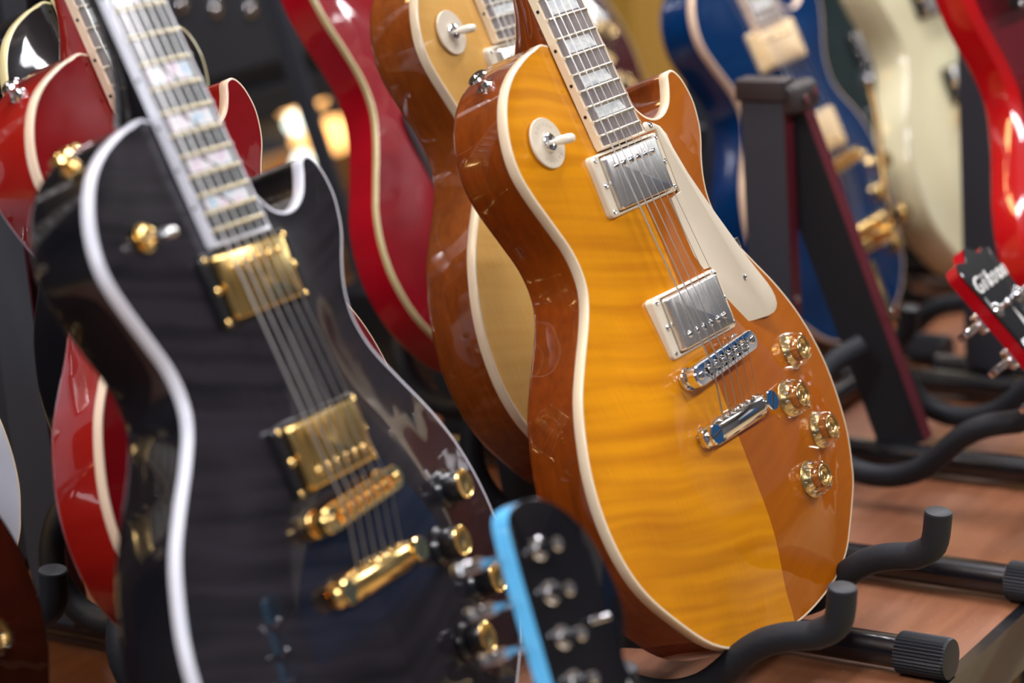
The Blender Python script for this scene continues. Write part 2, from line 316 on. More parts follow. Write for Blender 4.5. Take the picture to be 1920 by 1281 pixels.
def neck(g, mneck, mfb, mbind, inlay='trap', fretm=None, inl=None, nfr=22, Y0=167, dots=True, scale=628, key=''):
    fretm = fretm or nickel; inl = inl or pearl; K = 'neck' + inlay + mbind.name
    b = MB_(); R = []
    for Y in (180, 235, 252, 262, 275, 290, 310, 400, 500, 600, 632):
        w_ = fbw(Y) / 2; top = zfb(Y) - 6.2; dp = 17 + 28 * (1 - min(1, max(0, (Y - 250) / 55))) ** 1.6 if Y > 249 else 43
        dp = min(dp, 46 + top); R.append([(w_ * math.cos(a) * (1 if Y > 300 else 1), Y, top - dp * (math.sin(a) ** .75)) for a in np.linspace(0, PI, 17)])
    b.rings(R, False); F = tuple(range(17)); n = len(R)
    b.add([p for p in R[0]], [F[::-1]]); b.add([p for p in R[-1]], [F]); tp = []
    b.add([R[0][0], R[0][-1], R[-1][-1], R[-1][0]], [(0, 1, 2, 3)])
    g.p('neck', b, mneck, key=K + 'n', ang=50)
    def cr(x, Y): w_ = fbw(Y) / 2; return zfb(Y) + 1.3 * (1 - (x / w_) ** 2)
    b = MB_(); Ys = np.linspace(Y0 + 2, 627, 12); R = []
    for Y in Ys:
        w_ = fbw(Y) / 2 - 1.7; R.append([(-w_, Y, zfb(Y) - 6)] + [(x, Y, cr(x, Y)) for x in np.linspace(-w_, w_, 9)] + [(w_, Y, zfb(Y) - 6)])
    b.rings(R, True, True, True); fb = g.p('fingerboard', b, mfb, key=K + 'f')
    b = MB_()
    for s in (-1, 1):
        R = []
        for Y in Ys: w_ = fbw(Y) / 2; R.append([(s * (w_ - 1.8), Y, zfb(Y) - 6), (s * w_, Y, zfb(Y) - 6), (s * w_, Y, zfb(Y) - .3), (s * (w_ - .4), Y, zfb(Y) + .15), (s * (w_ - 1.8), Y, zfb(Y) + .25)])
        b.rings(R, True, True, True)
    w_ = fbw(Y0) / 2; b.box((0, Y0 + 1, zfb(Y0) - 2.6), (2 * w_, 2.2, 6.8), .5)
    for n_ in range(1, nfr + 1):
        Y = fret(n_)
        for s in (-1, 1): b.box((s * (fbw(Y) / 2 - .95), Y, zfb(Y) + .5), (1.5, 2.4, 1.2))
    g.p('fingerboard_binding', b, mbind, fb, key=K + 'b')
    if dots:
        for n_ in (3, 5, 7, 9, 12, 15, 17, 19, 21):
            Y = (fret(n_) + fret(n_ - 1)) / 2; g.p('side_dot', MB_().lathe([(1.3, 0), (1.3, .25)], (-fbw(Y) / 2, Y, zfb(Y) - 2.6), (-1, 0, 0), 12), blackpl, fb, key=K + 'd%d' % n_)
    for n_ in range(1, nfr + 1):
        Y = fret(n_); w_ = fbw(Y) / 2 - 1.6; R = []
        for x in np.linspace(-w_, w_, 9): z_ = cr(x, Y); R.append([(x, Y + 1.25 * math.cos(a), z_ - .1 + 1.25 * math.sin(a)) for a in np.linspace(0, PI, 7)])
        g.p('fret', MB_().rings(R, False, True, True), fretm, fb, key=K + 'fr%d' % n_)
    for n_ in (1, 3, 5, 7, 9, 12, 15, 17, 19, 21):
        if inlay == 'none' or (n_ == 1 and inlay != 'split'): continue
        a, c_ = fret(n_), fret(n_ - 1); b = MB_(); m0, m1 = a + (c_ - a) * .16, c_ - (c_ - a) * .16; w_ = fbw((a + c_) / 2) / 2
        def strip(x0a, x0b, x1a, x1b):
            R = []
            for t in np.linspace(0, 1, 7):
                xa = x0a + (x1a - x0a) * t; xb = x0b + (x1b - x0b) * t; R.append([(xa, m0, cr(xa, m0) + .12), (xb, m1, cr(xb, m1) + .12)])
            b.rings(R, False)
        if inlay == 'trap': strip(-w_ * .66, -w_ * .70, w_ * .66, w_ * .50)
        elif inlay == 'split': strip(-w_ * .78, -w_ * .78, w_ * .05, -w_ * .35); strip(w_ * .18, -w_ * .2, w_ * .78, w_ * .78)
        else: b.lathe([(3, 0), (3, .3)], (0, (a + c_) / 2, cr(0, a)), None, 20)
        g.p('inlay', b, inl, fb, key=K + 'i%d' % n_, fix=False)
    g.p('nut', MB_().box((0, 629.5, zfb(629) - .5), (43, 5, 8), .8), tip, key=K + 'nut')
def strings(g, tail=(-44, 21), zb=30., nut=628, tailx=10):
    for i in range(6):
        x = -25 + 10 * i; xn = -17.5 + 7 * i; rr = (.62, .5, .4, .3, .24, .2)[i] * 1.12; xt = -tailx * 2.5 + tailx * i
        g.p('string', MB_().tube([(xt, tail[0], tail[1]), (x, -1.5, zb), (x + .02, 1, zb), (xn, nut, zfb(nut) + 2)], rr, 6), steel, key='str%d%s' % (i, tail))
def pickup(g, yc, zr, zc, ringm, coverm, polem, side=1, xo=0, cover=(70, 39), name='pickup_ring', n=6, key=None, tall=0):
    """ring on the top, cover through it, pole screws on the cover"""
    key = key or 'pu%s_%s_%s_%s' % (yc, zr, zc, xo)
    zs = min(surf(g, -44, yc), surf(g, 44, yc)) - 2; b = MB_()
    def rr(hx, hy, rad, z, k=5):
        o = []
        for cx, cy, a0 in ((hx - rad, hy - rad, 0), (-hx + rad, hy - rad, 90), (-hx + rad, -hy + rad, 180), (hx - rad, -hy + rad, 270)):
            for i in range(k): a = math.radians(a0 + i * 90 / (k - 1)); o.append((cx + rad * math.cos(a) + xo, cy + rad * math.sin(a) + yc, z))
        return o
    X, Y = 45.5, 22.8
    b.rings([rr(X, Y, 4, zs), rr(X - .4, Y - .4, 4, zr - 1.2), rr(X - 1.3, Y - 1.3, 3.4, zr - .2), rr(X - 2.2, Y - 2.2, 3, zr), rr(cover[0] / 2 + 1.7, cover[1] / 2 + 1.2, 2.5, zr), rr(cover[0] / 2 + 1.7, cover[1] / 2 + 1.2, 2.5, zs)])
    rg = g.p(name, b, ringm, key=key + 'r')
    b = MB_(); cx, cy = cover[0] / 2, cover[1] / 2
    b.rings([rr(cx, cy, 2.6, zs), rr(cx, cy, 2.6, zc - 1.6), rr(cx - .5, cy - .5, 2.4, zc - .5), rr(cx - 1.6, cy - 1.6, 1.8, zc)], True, True, True)
    g.p('pickup_cover', b, covm if coverm is chrome else coverm, rg, key=key + 'c')
    for i in range(n):
        x = xo - 25 + 10 * i; y = yc + side * 10.5
        g.p('pole_screw', MB_().lathe([(2.5, -1), (2.5, .3), (2, .9), (.9, 1.3), (.2, 1.35)], (x, y, zc), None, 16), polem, rg, key=key + 'p%d' % i)
        g.p('screw_slot', MB_().box((x, y, zc + 1.25), (3.6, .6, .5), 0, Matrix.Rotation(i * .8, 3, 'Z')), darkhole, rg, key=key + 'sl%d' % i)
    for sx in (-1, 1):
        for sy in (-1, 1): g.p('ring_screw', MB_().lathe([(2., -.5), (1.9, .3), (1, .7), (.1, .4)], (xo + sx * (X - 4.3), yc + sy * (Y - 4), zr), None, 12), polem if polem is gold else chrome, rg, key=key + 'rs%d%d' % (sx, sy))
        g.p('height_screw', MB_().lathe([(2.5, -.5), (2.4, .8), (1, 1.5), (.1, 1.2)], (xo + sx * (X - 5.3), yc, zr), None, 12), polem if polem is gold else chrome, rg, key=key + 'hs%d' % sx)
def bridge(g, m, wheel=True):
    b = MB_(); sl = 4 / 74.
    rot = Matrix.Rotation(sl, 3, 'Z')
    def st(hx, hy, z, k=8):
        o = []
        for s in (1, -1):
            for i in range(k): a = -PI / 2 + PI * i / (k - 1); o.append(rot @ Vector((s * (hx - hy) + s * hy * math.cos(a), s * hy * math.sin(a), z)))
        return o
    b.rings([st(44, 6, 19), st(46, 7.6, 20.5), st(46, 7.6, 26.5), st(45, 6.9, 27.5), st(33, 4.6, 27.4), st(33, 4.4, 23.5)], True, True, True)
    br = g.p('bridge', b, m, key='br')
    for i in range(6):
        x = -25 + 10 * i; b = MB_().box(rot @ Vector((x, 0, 26)), (6.4, 4.5, 6), .8, rot); b.tube([rot @ Vector((x, -5, 25)), rot @ Vector((x, 5, 25))], 1.1, 8)
        g.p('saddle', b, m, br, key='sad%d' % i)
    for s in (-1, 1):
        g.p('bridge_screw', MB_().lathe([(3, -1), (3, .6), (2, 1.2), (.1, 1.2)], rot @ Vector((s * 38.5, 0, 27.5)), None, 16), m, br, key='bsc%d' % s)
        g.p('bridge_post', MB_().lathe([(4.3, 0), (4.3, 8), (4, 8), (8, 8.5), (8.4, 9.2), (8.4, 11.6), (8, 12.2), (5, 12.4), (5, 17), (4, 17)], rot @ Vector((s * 37, 0, 4)), None, 24), m, br, key='bpo%d' % s)
def tailpiece(g, m):
    b = MB_(); R = []
    xs = [-51, -50, -48, -34, -31, 31, 34, 48, 50, 51]; rs = [2, 5, 6.3, 6.6, 8, 8, 6.6, 6.3, 5, 2]
    for x, r_ in zip(xs, rs): R.append([(x, -44 + r_ * 1.12 * math.cos(a), 17.5 + r_ * .72 * math.sin(a) + .05 * x * 0) for a in np.linspace(0, 2 * PI, 20, endpoint=False)])
    b.rings(R, True, True, True)
    for i in range(6): b.lathe([(2, -.5), (2, 1.4), (1.2, 1.6)], (-25 + 10 * i, -36.6, 20), (0, .8, .5), 12)
    t = g.p('tailpiece', b, m, key='tp')
    for s in (-1, 1):
        g.p('stud', MB_().lathe([(5.5, 0), (5.5, 6), (7.6, 6.5), (7.6, 9.5), (5, 10), (5, 17), (7.4, 17.5), (7.6, 20.3), (7, 21.2), (.1, 21.2)], (s * 41, -44, 3), None, 28), m, t, key='stud%d' % s)
        g.p('stud_slot', MB_().box((s * 41, -44, 24.0), (13.4, 1.8, .8), 0, Matrix.Rotation(.5 + s * .35, 3, 'Z')), darkhole, t, key='sts%d' % s)
KN = [(112, -23), (79, -52), (107, -85), (69, -112)]
def knobs(g, style='reflector', pos=KN, rots=(2.4, .3, 2.0, 1.9)):
    for i, (x, y) in enumerate(pos):
        z0 = surf(g, x, y) - .3
        if style == 'reflector':
            sk = g.p('knob', MB_().lathe([(13.9, 0), (14.1, 2.2), (13.5, 4.2), (12.6, 7.2), (11.6, 11.6), (10.9, 13.2), (9.6, 13.9), (8.9, 13.2), (8.5, 12.2), (8.3, .8), (.1, .8)], (x, y, z0), None, 48), clear)
            g.p('knob_insert', MB_().lathe([(8.1, 1), (8.1, 13.2), (8.5, 13.8), (8.1, 14.3), (7.4, 14.2), (7.1, 12.4), (6.4, 11.6), (4.8, 11.6), (4.6, 13.1), (4.0, 13.5), (3.3, 13.1), (3.1, 11.4), (1.6, 11.2), (1.4, 12), (.1, 12.2)], (x, y, z0), None, 40), goldi, sk, ang=25); g.p('knob_reflector', MB_().lathe([(8.2, .4), (13, .4), (12.9, .9), (9.4, 4.2), (8.3, 7)], (x, y, z0), None, 40, False), goldi, sk)
            b = MB_()
            for k in range(11):
                a = rots[i] + math.radians(k * 27); s_ = str(k)
                rad = Vector((math.cos(a), math.sin(a), 0)); c_ = Vector((x, y, z0)) + rad * 12.75 + Vector((0, 0, 7.4))
                up = (-rad * .24 + Vector((0, 0, .97))); text_mb(b, s_, frame(c_, Vector((-math.sin(a), math.cos(a), 0)), up), 4.2)
                a2 = a + math.radians(13.5); rad2 = Vector((math.cos(a2), math.sin(a2), 0)); c2 = Vector((x, y, z0)) + rad2 * 13.55 + Vector((0, 0, 4.6)); b.box(c2, (.5, .5, 1.6), 0)
            g.p('knob_numerals', b, ink, sk)
        elif style == 'black':
            sk = g.p('knob', MB_().lathe([(13, 0), (13, 2), (10.5, 5), (10, 15), (9.5, 16), (0, 16)], (x, y, z0), None, 32), blackpl, key='kb%d' % i)
            g.p('knob_insert', MB_().lathe([(9, 0), (9.4, .6), (8.6, 1), (7.5, .5), (0, .5)], (x, y, z0 + 15.9), None, 32), gold, sk, key='kbi%d' % i)
        else: g.p('knob', MB_().lathe([(8.5, 0), (9, 1), (9, 14), (8, 16), (6, 16.5), (0, 16.5)], (x, y, z0), None, 28), gold, key='kg%d' % i)
def toggle(g, washer, m, tipm, words=True, pos=(-76, 185), key='tg'):
    x, y = pos; z0 = surf(g, x, y)
    b0 = MB_().lathe([(4, 0), (18, 0), (18, 1.3), (17.6, 1.7), (5, 1.7)], (x, y, z0), None, 48, False) if washer else MB_().lathe([(4, 0), (8.5, 0), (8.5, 1.2), (5, 1.4)], (x, y, z0), None, 32, False)
    t = g.p('switch_washer', b0, washer or m, key=key + 'w')
    g.p('switch_nut', MB_().lathe([(6.6, 1), (6.8, 3), (6.2, 4.2), (5.2, 4.4), (4.8, 3), (2, 2.6), (0.1, 2.6)], (x, y, z0), None, 24), m, t, key=key + 'n')
    g.p('switch_lever', MB_().lathe([(1.4, 2), (1.5, 8), (2.6, 8.5), (3.3, 13), (3.4, 18), (3.0, 21), (2, 22.4), (.3, 23)], (x, y, z0), (.05, -.13, 1), 20), tipm, t, key=key + 'l')
    if washer and words:
        b = MB_()
        for word, a0, sgn in (('RHYTHM', PI * .5, 1), ('TREBLE', PI * 1.5, 1)):
            for k, ch in enumerate(word):
                a = a0 - (k - 2.5) * .30; rad = Vector((math.cos(a), math.sin(a), 0))
                text_mb(b, ch, frame(Vector((x, y, z0 + 1.72)) + rad * 13, Vector((math.sin(a), -math.cos(a), 0)), rad), 3.4)
        g.p('switch_lettering', b, gink, t, key=key + 't')
def headstock_lp(g, mface, mside, tun=chrome, word=True, extra=True):
    # local frame at the nut: u along the headstock, angled back 15 degrees
    ca, sa = math.cos(math.radians(15)), math.sin(math.radians(15)); z0 = zfb(632) - 4
    def T(x, u, n_): return Vector((x, 632 + u * ca + n_ * sa, z0 - u * sa + n_ * ca))
    half = [(21.5, 0), (23, 12), (30, 28), (36, 45), (37, 70), (39, 100), (43, 140), (45, 160), (42, 170), (33, 174), (22, 170), (10, 176), (0, 182)]
    P = spline(half + [(-x, u) for x, u in half[::-1][1:]], 3, False)
    b = MB_(); R = [[T(x, u, n_) for x, u in P] for n_ in (-14, -2)]; b.rings(R, True, True, True); hs = g.p('headstock', b, mside)
    b = MB_(); b.rings([[T(x, u, -1.9) for x, u in P], [T(x, u, -.2) for x, u in P], [T(x * .985, u, .1) for x, u in P]], True, False, True); fc = g.p('headstock_face', b, mface, hs)
    for s in (-1, 1):
        for k in range(3):
            u = 38 + 41 * k; x = s * (23 + 4 * k)
            b = MB_().lathe([(7.5, 0), (7.5, 1), (5.5, 2.4), (4.5, 2.6)], T(x, u, .2), T(0, 0, 1) - T(0, 0, 0), 20); g.p('tuner_bushing', b, tun, hs)
            g.p('tuner_post', MB_().lathe([(2.9, 0), (2.9, 4), (2.3, 6.5), (2.9, 8.5), (2.9, 13), (2.2, 13.6), (.1, 13.6)], T(x, u, .5), T(0, 0, 1) - T(0, 0, 0), 16), tun, hs)
            e = s * (48 + 4 * k * .8); b = MB_().tube([T(x, u, -20), T(s * (abs(e) + 2), u, -20)], 2.5, 10); b.box(T(x, u, -19), (17, 20, 10), 3, Matrix.Rotation(-math.radians(15), 3, 'X'))
            g.p('tuner_housing', b, tun, hs)
            bt = MB_(); R = []
            for t_ in np.linspace(0, 2 * PI, 20, endpoint=False):
                cx, cn = math.cos(t_), math.sin(t_); R.append([(s * (abs(e) + 2 + 9 + 9.5 * cx), 9.5 * cn)] )
            c0 = T(s * (abs(e) + 12), u, -20); axu = (T(0, 1, 0) - T(0, 0, 0)); axn = T(0, 0, 1) - T(0, 0, 0); axx = Vector((1, 0, 0))
            rings = []
            for du, sc_ in ((-3.6, .84), (-2.4, 1), (2.4, 1), (3.6, .84)): rings.append([c0 + axu * du + axx * 12.5 * sc_ * math.cos(a) + axn * 11 * sc_ * math.sin(a) for a in np.linspace(0, 2 * PI, 20, endpoint=False)])
            bt.rings(rings, True, True, True); g.p('tuner_button', bt, tun, hs)
            if word and s == -1 or extra: pass
    if word:
        b = MB_(); text_mb(b, 'Gibson', frame(T(0, 148, .3), (1, 0, 0), T(0, 1, 0) - T(0, 0, 0)), 23, .5, .86); g.p('headstock_script', b, silverink, hs)
        b = MB_(); c_ = T(0, 84, .25)
        for (dx, du) in ((0, 24), (0, -24)): pass
        P2 = [(0, 30), (4, 8), (11, 6), (5, 0), (11, -6), (4, -8), (0, -30), (-4, -8), (-11, -6), (-5, 0), (-11, 6), (-4, 8)]
        b.rings([[T(x, 84 + u, .1) for x, u in P2], [T(x, 84 + u, .35) for x, u in P2]], True, True, True); g.p('headstock_inlay', b, silverink, hs)
        b = MB_(); text_mb(b, 'MODEL', frame(T(-37, 128, .3), T(0, -1, 0) - T(0, 0, 0), (1, 0, 0)), 4.2); g.p('face_lettering', b, silverink, hs)
    g.p('truss_cover', MB_().rings([[T(x, u, .2) for x, u in ((-9, 4), (9, 4), (10, 14), (3, 30), (-3, 30), (-10, 14))], [T(x, u, 1.6) for x, u in ((-8.5, 4), (8.5, 4), (9.5, 14), (2.7, 29), (-2.7, 29), (-9.5, 14))]], True, True, True), blackpl, hs)
def pegs_for_strings(g): pass
def strapbutton(g, i=None, m=chrome, at=(-80, 241), z=-24):
    O = np.array(g.O); k = ((O - np.array(at)) ** 2).sum(1).argmin(); t = O[(k + 1) % len(O)] - O[k - 1]; n_ = Vector((t[1], -t[0], 0)).normalized()
    g.p('strap_button', MB_().lathe([(6.5, -1), (6.2, 1.2), (4.4, 2.5), (3.8, 4.5), (4.8, 6.5), (7.2, 8.2), (7.6, 9.4), (6.2, 10.6), (2.4, 10.8), (2, 10), (.1, 10)], (O[k][0], O[k][1], z), n_, 28), m)
def lespaul(name, label, pose, top, side, bind, ring, metal, cov=None, fbm=rose, inlay='trap', knob='reflector', guard=False, washer=None, tipm=tip, scale=1., neckm=None, head=(black_g, None), bindh=7.5, fbb=None, group=None, words=False, inl=None, fretm=None, sb=chrome, H=12.5, word=False, zr=(11.5, 15.5)):
    g = Guitar(name, label, pose, scale, group=group)
    body(g, LP, top, side, bind, 50, H, bindh, 'lp')
    neck(g, neckm or side, fbm, fbb or bind or cream, inlay, inl=inl, fretm=fretm)
    pickup(g, 143, 11.5, 15.5, ring, cov or metal, metal, 1, 0, name='neck_pickup_ring')
    pickup(g, 36.5, 15.5, 21, ring, cov or metal, metal, -1, 1.5, name='bridge_pickup_ring')
    bridge(g, metal); tailpiece(g, metal); strings(g); knobs(g, knob); toggle(g, washer, metal, tipm, words, key='tg' + ('w' if washer else 'n'))
    if guard:
        P = [(33.5, 172), (38, 174.5), (46, 172), (53, 168), (58, 161), (59.5, 150), (66, 129), (78, 101), (90, 76), (100, 55), (109, 39), (113.5, 31), (116, 25), (117, 19), (116, 14), (112.5, 10.5), (107, 8.7), (98, 8.6), (80, 10.5), (62, 13), (49, 14), (49, 60), (33, 61), (33, 117), (47, 119), (47, 167), (33.5, 167)]
        g.p('pickguard', MB_().prism(P, 8.2, 10.6, .7), creampl)
        for x, y in ((86, 42), (41, 171)): g.p('pickguard_screw', MB_().lathe([(2.8, 0), (2.6, .8), (1.2, 1.4), (.1, 1)], (x, y, 10.4), None, 14), chrome)
        b = MB_().box((101, 66, 3), (16, 9, 1.6), .6); b.box((107.5, 66, -3), (1.8, 9, 13), .6); g.p('pickguard_bracket', b, chrome)
    strapbutton(g, m=sb)
    headstock_lp(g, head[0], head[1] or side, metal, word)
    return g
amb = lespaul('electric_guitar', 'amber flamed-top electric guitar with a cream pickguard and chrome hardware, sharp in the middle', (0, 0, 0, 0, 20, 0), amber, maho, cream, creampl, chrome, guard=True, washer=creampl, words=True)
blk = lespaul('electric_guitar', 'large black electric guitar with broad white binding and gold pickups, left foreground', (-378.4, 33.8, 19.1, 7.3, 19.2, -3.1), blackflame, black_g, white, blackpl, gold, fbm=ebony, inlay='split', knob='black', washer=None, tipm=steel, fbb=white, inl=pearl2, fretm=goldfret, sb=gold)
nat = lespaul('electric_guitar', 'honey natural-topped electric guitar with orange-brown sides, directly behind the amber one', (185, 218, 37.2, 3.9, 17.6, -1.8), natural, maho_d, cream, creampl, chrome, washer=creampl, words=False)
chy = lespaul('electric_guitar', 'cherry red electric guitar with cream binding, behind the big black guitar', (-236.7, 217.8, 40.2, 3, 17.4, .3), cherry_t, cherry_b, pinkc, blackpl, gold, washer=None, scale=.958, tipm=tip, sb=chrome)
flb = lespaul('electric_guitar', 'black electric guitar with thin yellowed binding at the far upper left edge', (-25, 440, 34, 5, 20, 0), black_g, black_g, yellowb, blackpl, chrome, fbm=ebony, tipm=tip, H=6.2)
llg = lespaul('electric_guitar', 'very dark brown electric guitar cut off at the lower left corner', (-580, 276, 18, 0, 20, 0), burst, burst, None, blackpl, gold, washer=creampl)
llw = lespaul('electric_guitar', 'pale-topped electric guitar showing only a curved edge at the left border', (-405, 472, 38, 0, 20, 0), tanp, tanp, cream, blackpl, chrome, washer=None)
# hollow and other bodies
def other(name, label, pose, outline, key, top, side, bind, ring, metal, cov, th=45, scale=1., H=9, bindh=6, knob='gold', kpos=KN, bevel=0, inlay='trap', bigsby=False, fbm=rose, pick=True, pz=(11.5, 15.5), br=True, head=None, back_bind=False, fh=False):
    g = Guitar(name, label, pose, scale, base=(0, -200, -th)); body(g, outline, top, side, bind, th, H, bindh, key, bevel=bevel)
    neck(g, side, fbm, bind or cream, inlay)
    if pick: pickup(g, 143, 11.5, 15.5, ring, cov, metal, 1, 0, name='neck_pickup_ring'); pickup(g, 36.5, 15.5, 21, ring, cov, metal, -1, 1.5, name='bridge_pickup_ring')
    bridge(g, metal)
    if not bigsby: tailpiece(g, metal); strings(g)
    else: strings(g, (-78, 18), tailx=9)
    knobs(g, knob, kpos); headstock_lp(g, black_g, side, metal, False)
    if fh:
        for s in (-1, 1):
            P = spline([(s * 88, 60), (s * 96, 58), (s * 98, 40), (s * 96, 0), (s * 102, -40), (s * 112, -52), (s * 118, -44), (s * 112, -36), (s * 106, -30), (s * 104, 0), (s * 106, 40), (s * 104, 62), (s * 94, 70), (s * 86, 66)], 3)
            zz = max(surf(g, x, y) for x, y in P[::4]); g.p('sound_hole', MB_().prism(P, zz - 2.5, zz + .3), darkhole)
    return g
red = other('hollow_body_guitar', 'bright red wide-bodied guitar with yellowed binding, left of the honey-topped guitar', (383, 431, 50, -.9, 24.6, -2.8), ES, 'esr', redh_t, redh_b, yellowb, blackpl, chrome, chrome, 42, scale=.947, fh=True, H=6.5)
drk = lespaul('electric_guitar', 'dark red guitar showing one cream-bound edge between the amber neck and the blue guitar', (787, 635, 100, 0, 20, 0), darkred, darkred, yellowb, blackpl, chrome, H=9)
blu = other('electric_guitar', 'deep blue guitar with cream binding, tan pickups and gold vibrato, behind the empty stand', (825, 319, -50, -5.3, 20.6, 3.3), BLUE, 'blue', blue_t, blue_b, pinkc, tanpl, gold, tanpl, 50, scale=.969, H=12.5, bindh=8, bigsby=True, knob='gold', kpos=[(60, -20), (40, -56), (72, -62), (52, -100)])
# vibrato on the blue guitar
b = MB_().box((10, -95, 14), (60, 16, 8), 3); b.box((0, -150, 8), (26, 90, 5), 2); vb = blu.p('vibrato', b, gold)
blu.p('vibrato_roller', MB_().tube([(-32, -78, 17), (48, -78, 17)], 7, 16), gold, vb)
b = MB_()
for k in range(7): b.lathe([(7.5, 0), (9, 1.2), (7.5, 2.4)], (38, -92, 16 + k * 2.6), None, 16)
blu.p('vibrato_spring', b, gold, vb)
blu.p('vibrato_arm', MB_().tube(spline([(40, -92, 34), (38, -62, 40), (58, -14, 41), (78, 24, 41), (90, 54, 40), (91, 66, 40)], 5, False), [3] * 26, 10), gold, vb)
crm = other('electric_guitar', 'plain cream-white electric guitar right of the blue one', (1123.3, 288.5, -46.1, .2, 18, 0), BLUE, 'bluec', creamp, creamp, None, blackpl, gold, chrome, 45, scale=.972, H=12.5, fbm=ebony, knob='gold', kpos=[(60, -20), (40, -56), (72, -62), (52, -100)])
sgg = other('electric_guitar', 'bright red thin-bodied guitar with a burgundy top at the upper right corner', (690, 1, 30, 0, 20, 0), SG, 'sg', sgred, sgside, None, blackpl, chrome, chrome, 34, H=.5, bevel=10, knob='black', kpos=[(80, -20), (60, -60), (100, -60), (82, -100)])
grn = lespaul('electric_guitar', 'dark grey-green guitar between the blue and the cream guitars', (1330, 500, -48, 0, 20, 0), greenp, greenp, None, blackpl, chrome, knob='black', H=12.5)
# guitars that stand on the floor in front of the table: only the headstocks reach the picture
s_ = .93; C0 = Vector((-1417.8, -837.2, 486.8)); t0 = C0 + (Vector((572.8, -358.7, -758.7)) - C0) * s_
rhd = lespaul('electric_guitar', 'red guitar on the floor, its black-faced headstock with chrome tuners at the right border', (t0.x, t0.y, t0.z, 5.7, 24, -1.2), cherry_t, cherry_b, cream, creampl, chrome, scale=s_, head=(black_g, redhead), word=True)
def sixhead(pose):
    g = Guitar('electric_guitar', 'light blue guitar on the floor, its six-in-line headstock in front of the black guitar', pose, 1., base=(0, -182, -45))
    body(g, STRAT, lblue, lblue, None, 45, 2, key='st'); neck(g, lblue, ebony, blackpl, 'dot')
    P = spline([(-21, 632), (-24, 645), (-33, 655), (-35, 680), (-37, 740), (-38, 790), (-36, 808), (-27, 814), (-12, 814), (4, 805), (17, 790), (26, 768), (30, 745), (26, 728), (20, 715), (24, 700), (30, 690), (27, 672), (22, 655), (21, 632)], 4, False)
    z1 = -23
    hs = g.p('headstock', MB_().prism(P, z1 - 15, z1 - 1.2, 0), lblue); g.p('headstock_face', MB_().prism(P, z1 - 1.2, z1, .4), black_g, hs)
    for i in range(6):
        u = 660 + 25.4 * i; x = -21
        g.p('tuner_bushing', MB_().lathe([(6.8, 0), (6.8, 1), (5.6, 2.2), (4.2, 2.4)], (x, u, z1), None, 18), chrome, hs)
        g.p('tuner_post', MB_().lathe([(3.8, 0), (3.8, 5), (3.1, 8), (3.9, 10), (3.9, 16), (2.8, 17), (.1, 17)], (x, u, z1), None, 16), chrome, hs)
        b = MB_().box((x - 2, u, z1 - 20), (18, 13, 9), 3); b.tube([(x, u, z1 - 20), (-50, u, z1 - 20)], 2.4, 10); g.p('tuner_housing', b, chrome, hs)
        R = [[Vector((-57 + 10 * sc_ * math.cos(a), u + du, z1 - 20 + 9.5 * sc_ * math.sin(a))) for a in np.linspace(0, 2 * PI, 18, endpoint=False)] for du, sc_ in ((-3.6, .8), (-2.4, 1), (2.4, 1), (3.6, .8))]
        g.p('tuner_button', MB_().rings(R, True, True, True), chrome, hs)
    g.p('string_tree', MB_().box((8, 740, z1 + 2), (16, 4, 3), 1), chrome, hs)
    b = MB_(); P2 = [(0, 26), (5, 9), (10, 0), (5, -9), (0, -26), (-5, -9), (-10, 0), (-5, 9)]; 
    for k in range(3): b.prism([(19 - k * 3 + x * .5, 692 - k * 16 + y * .4) for x, y in P2], z1, z1 + .4)
    g.p('headstock_mark', b, silverink, hs)
    strings(g); bridge(g, chrome); return g
sixhead((-502, -405, -707, -9.4, 21.2, -6.8))

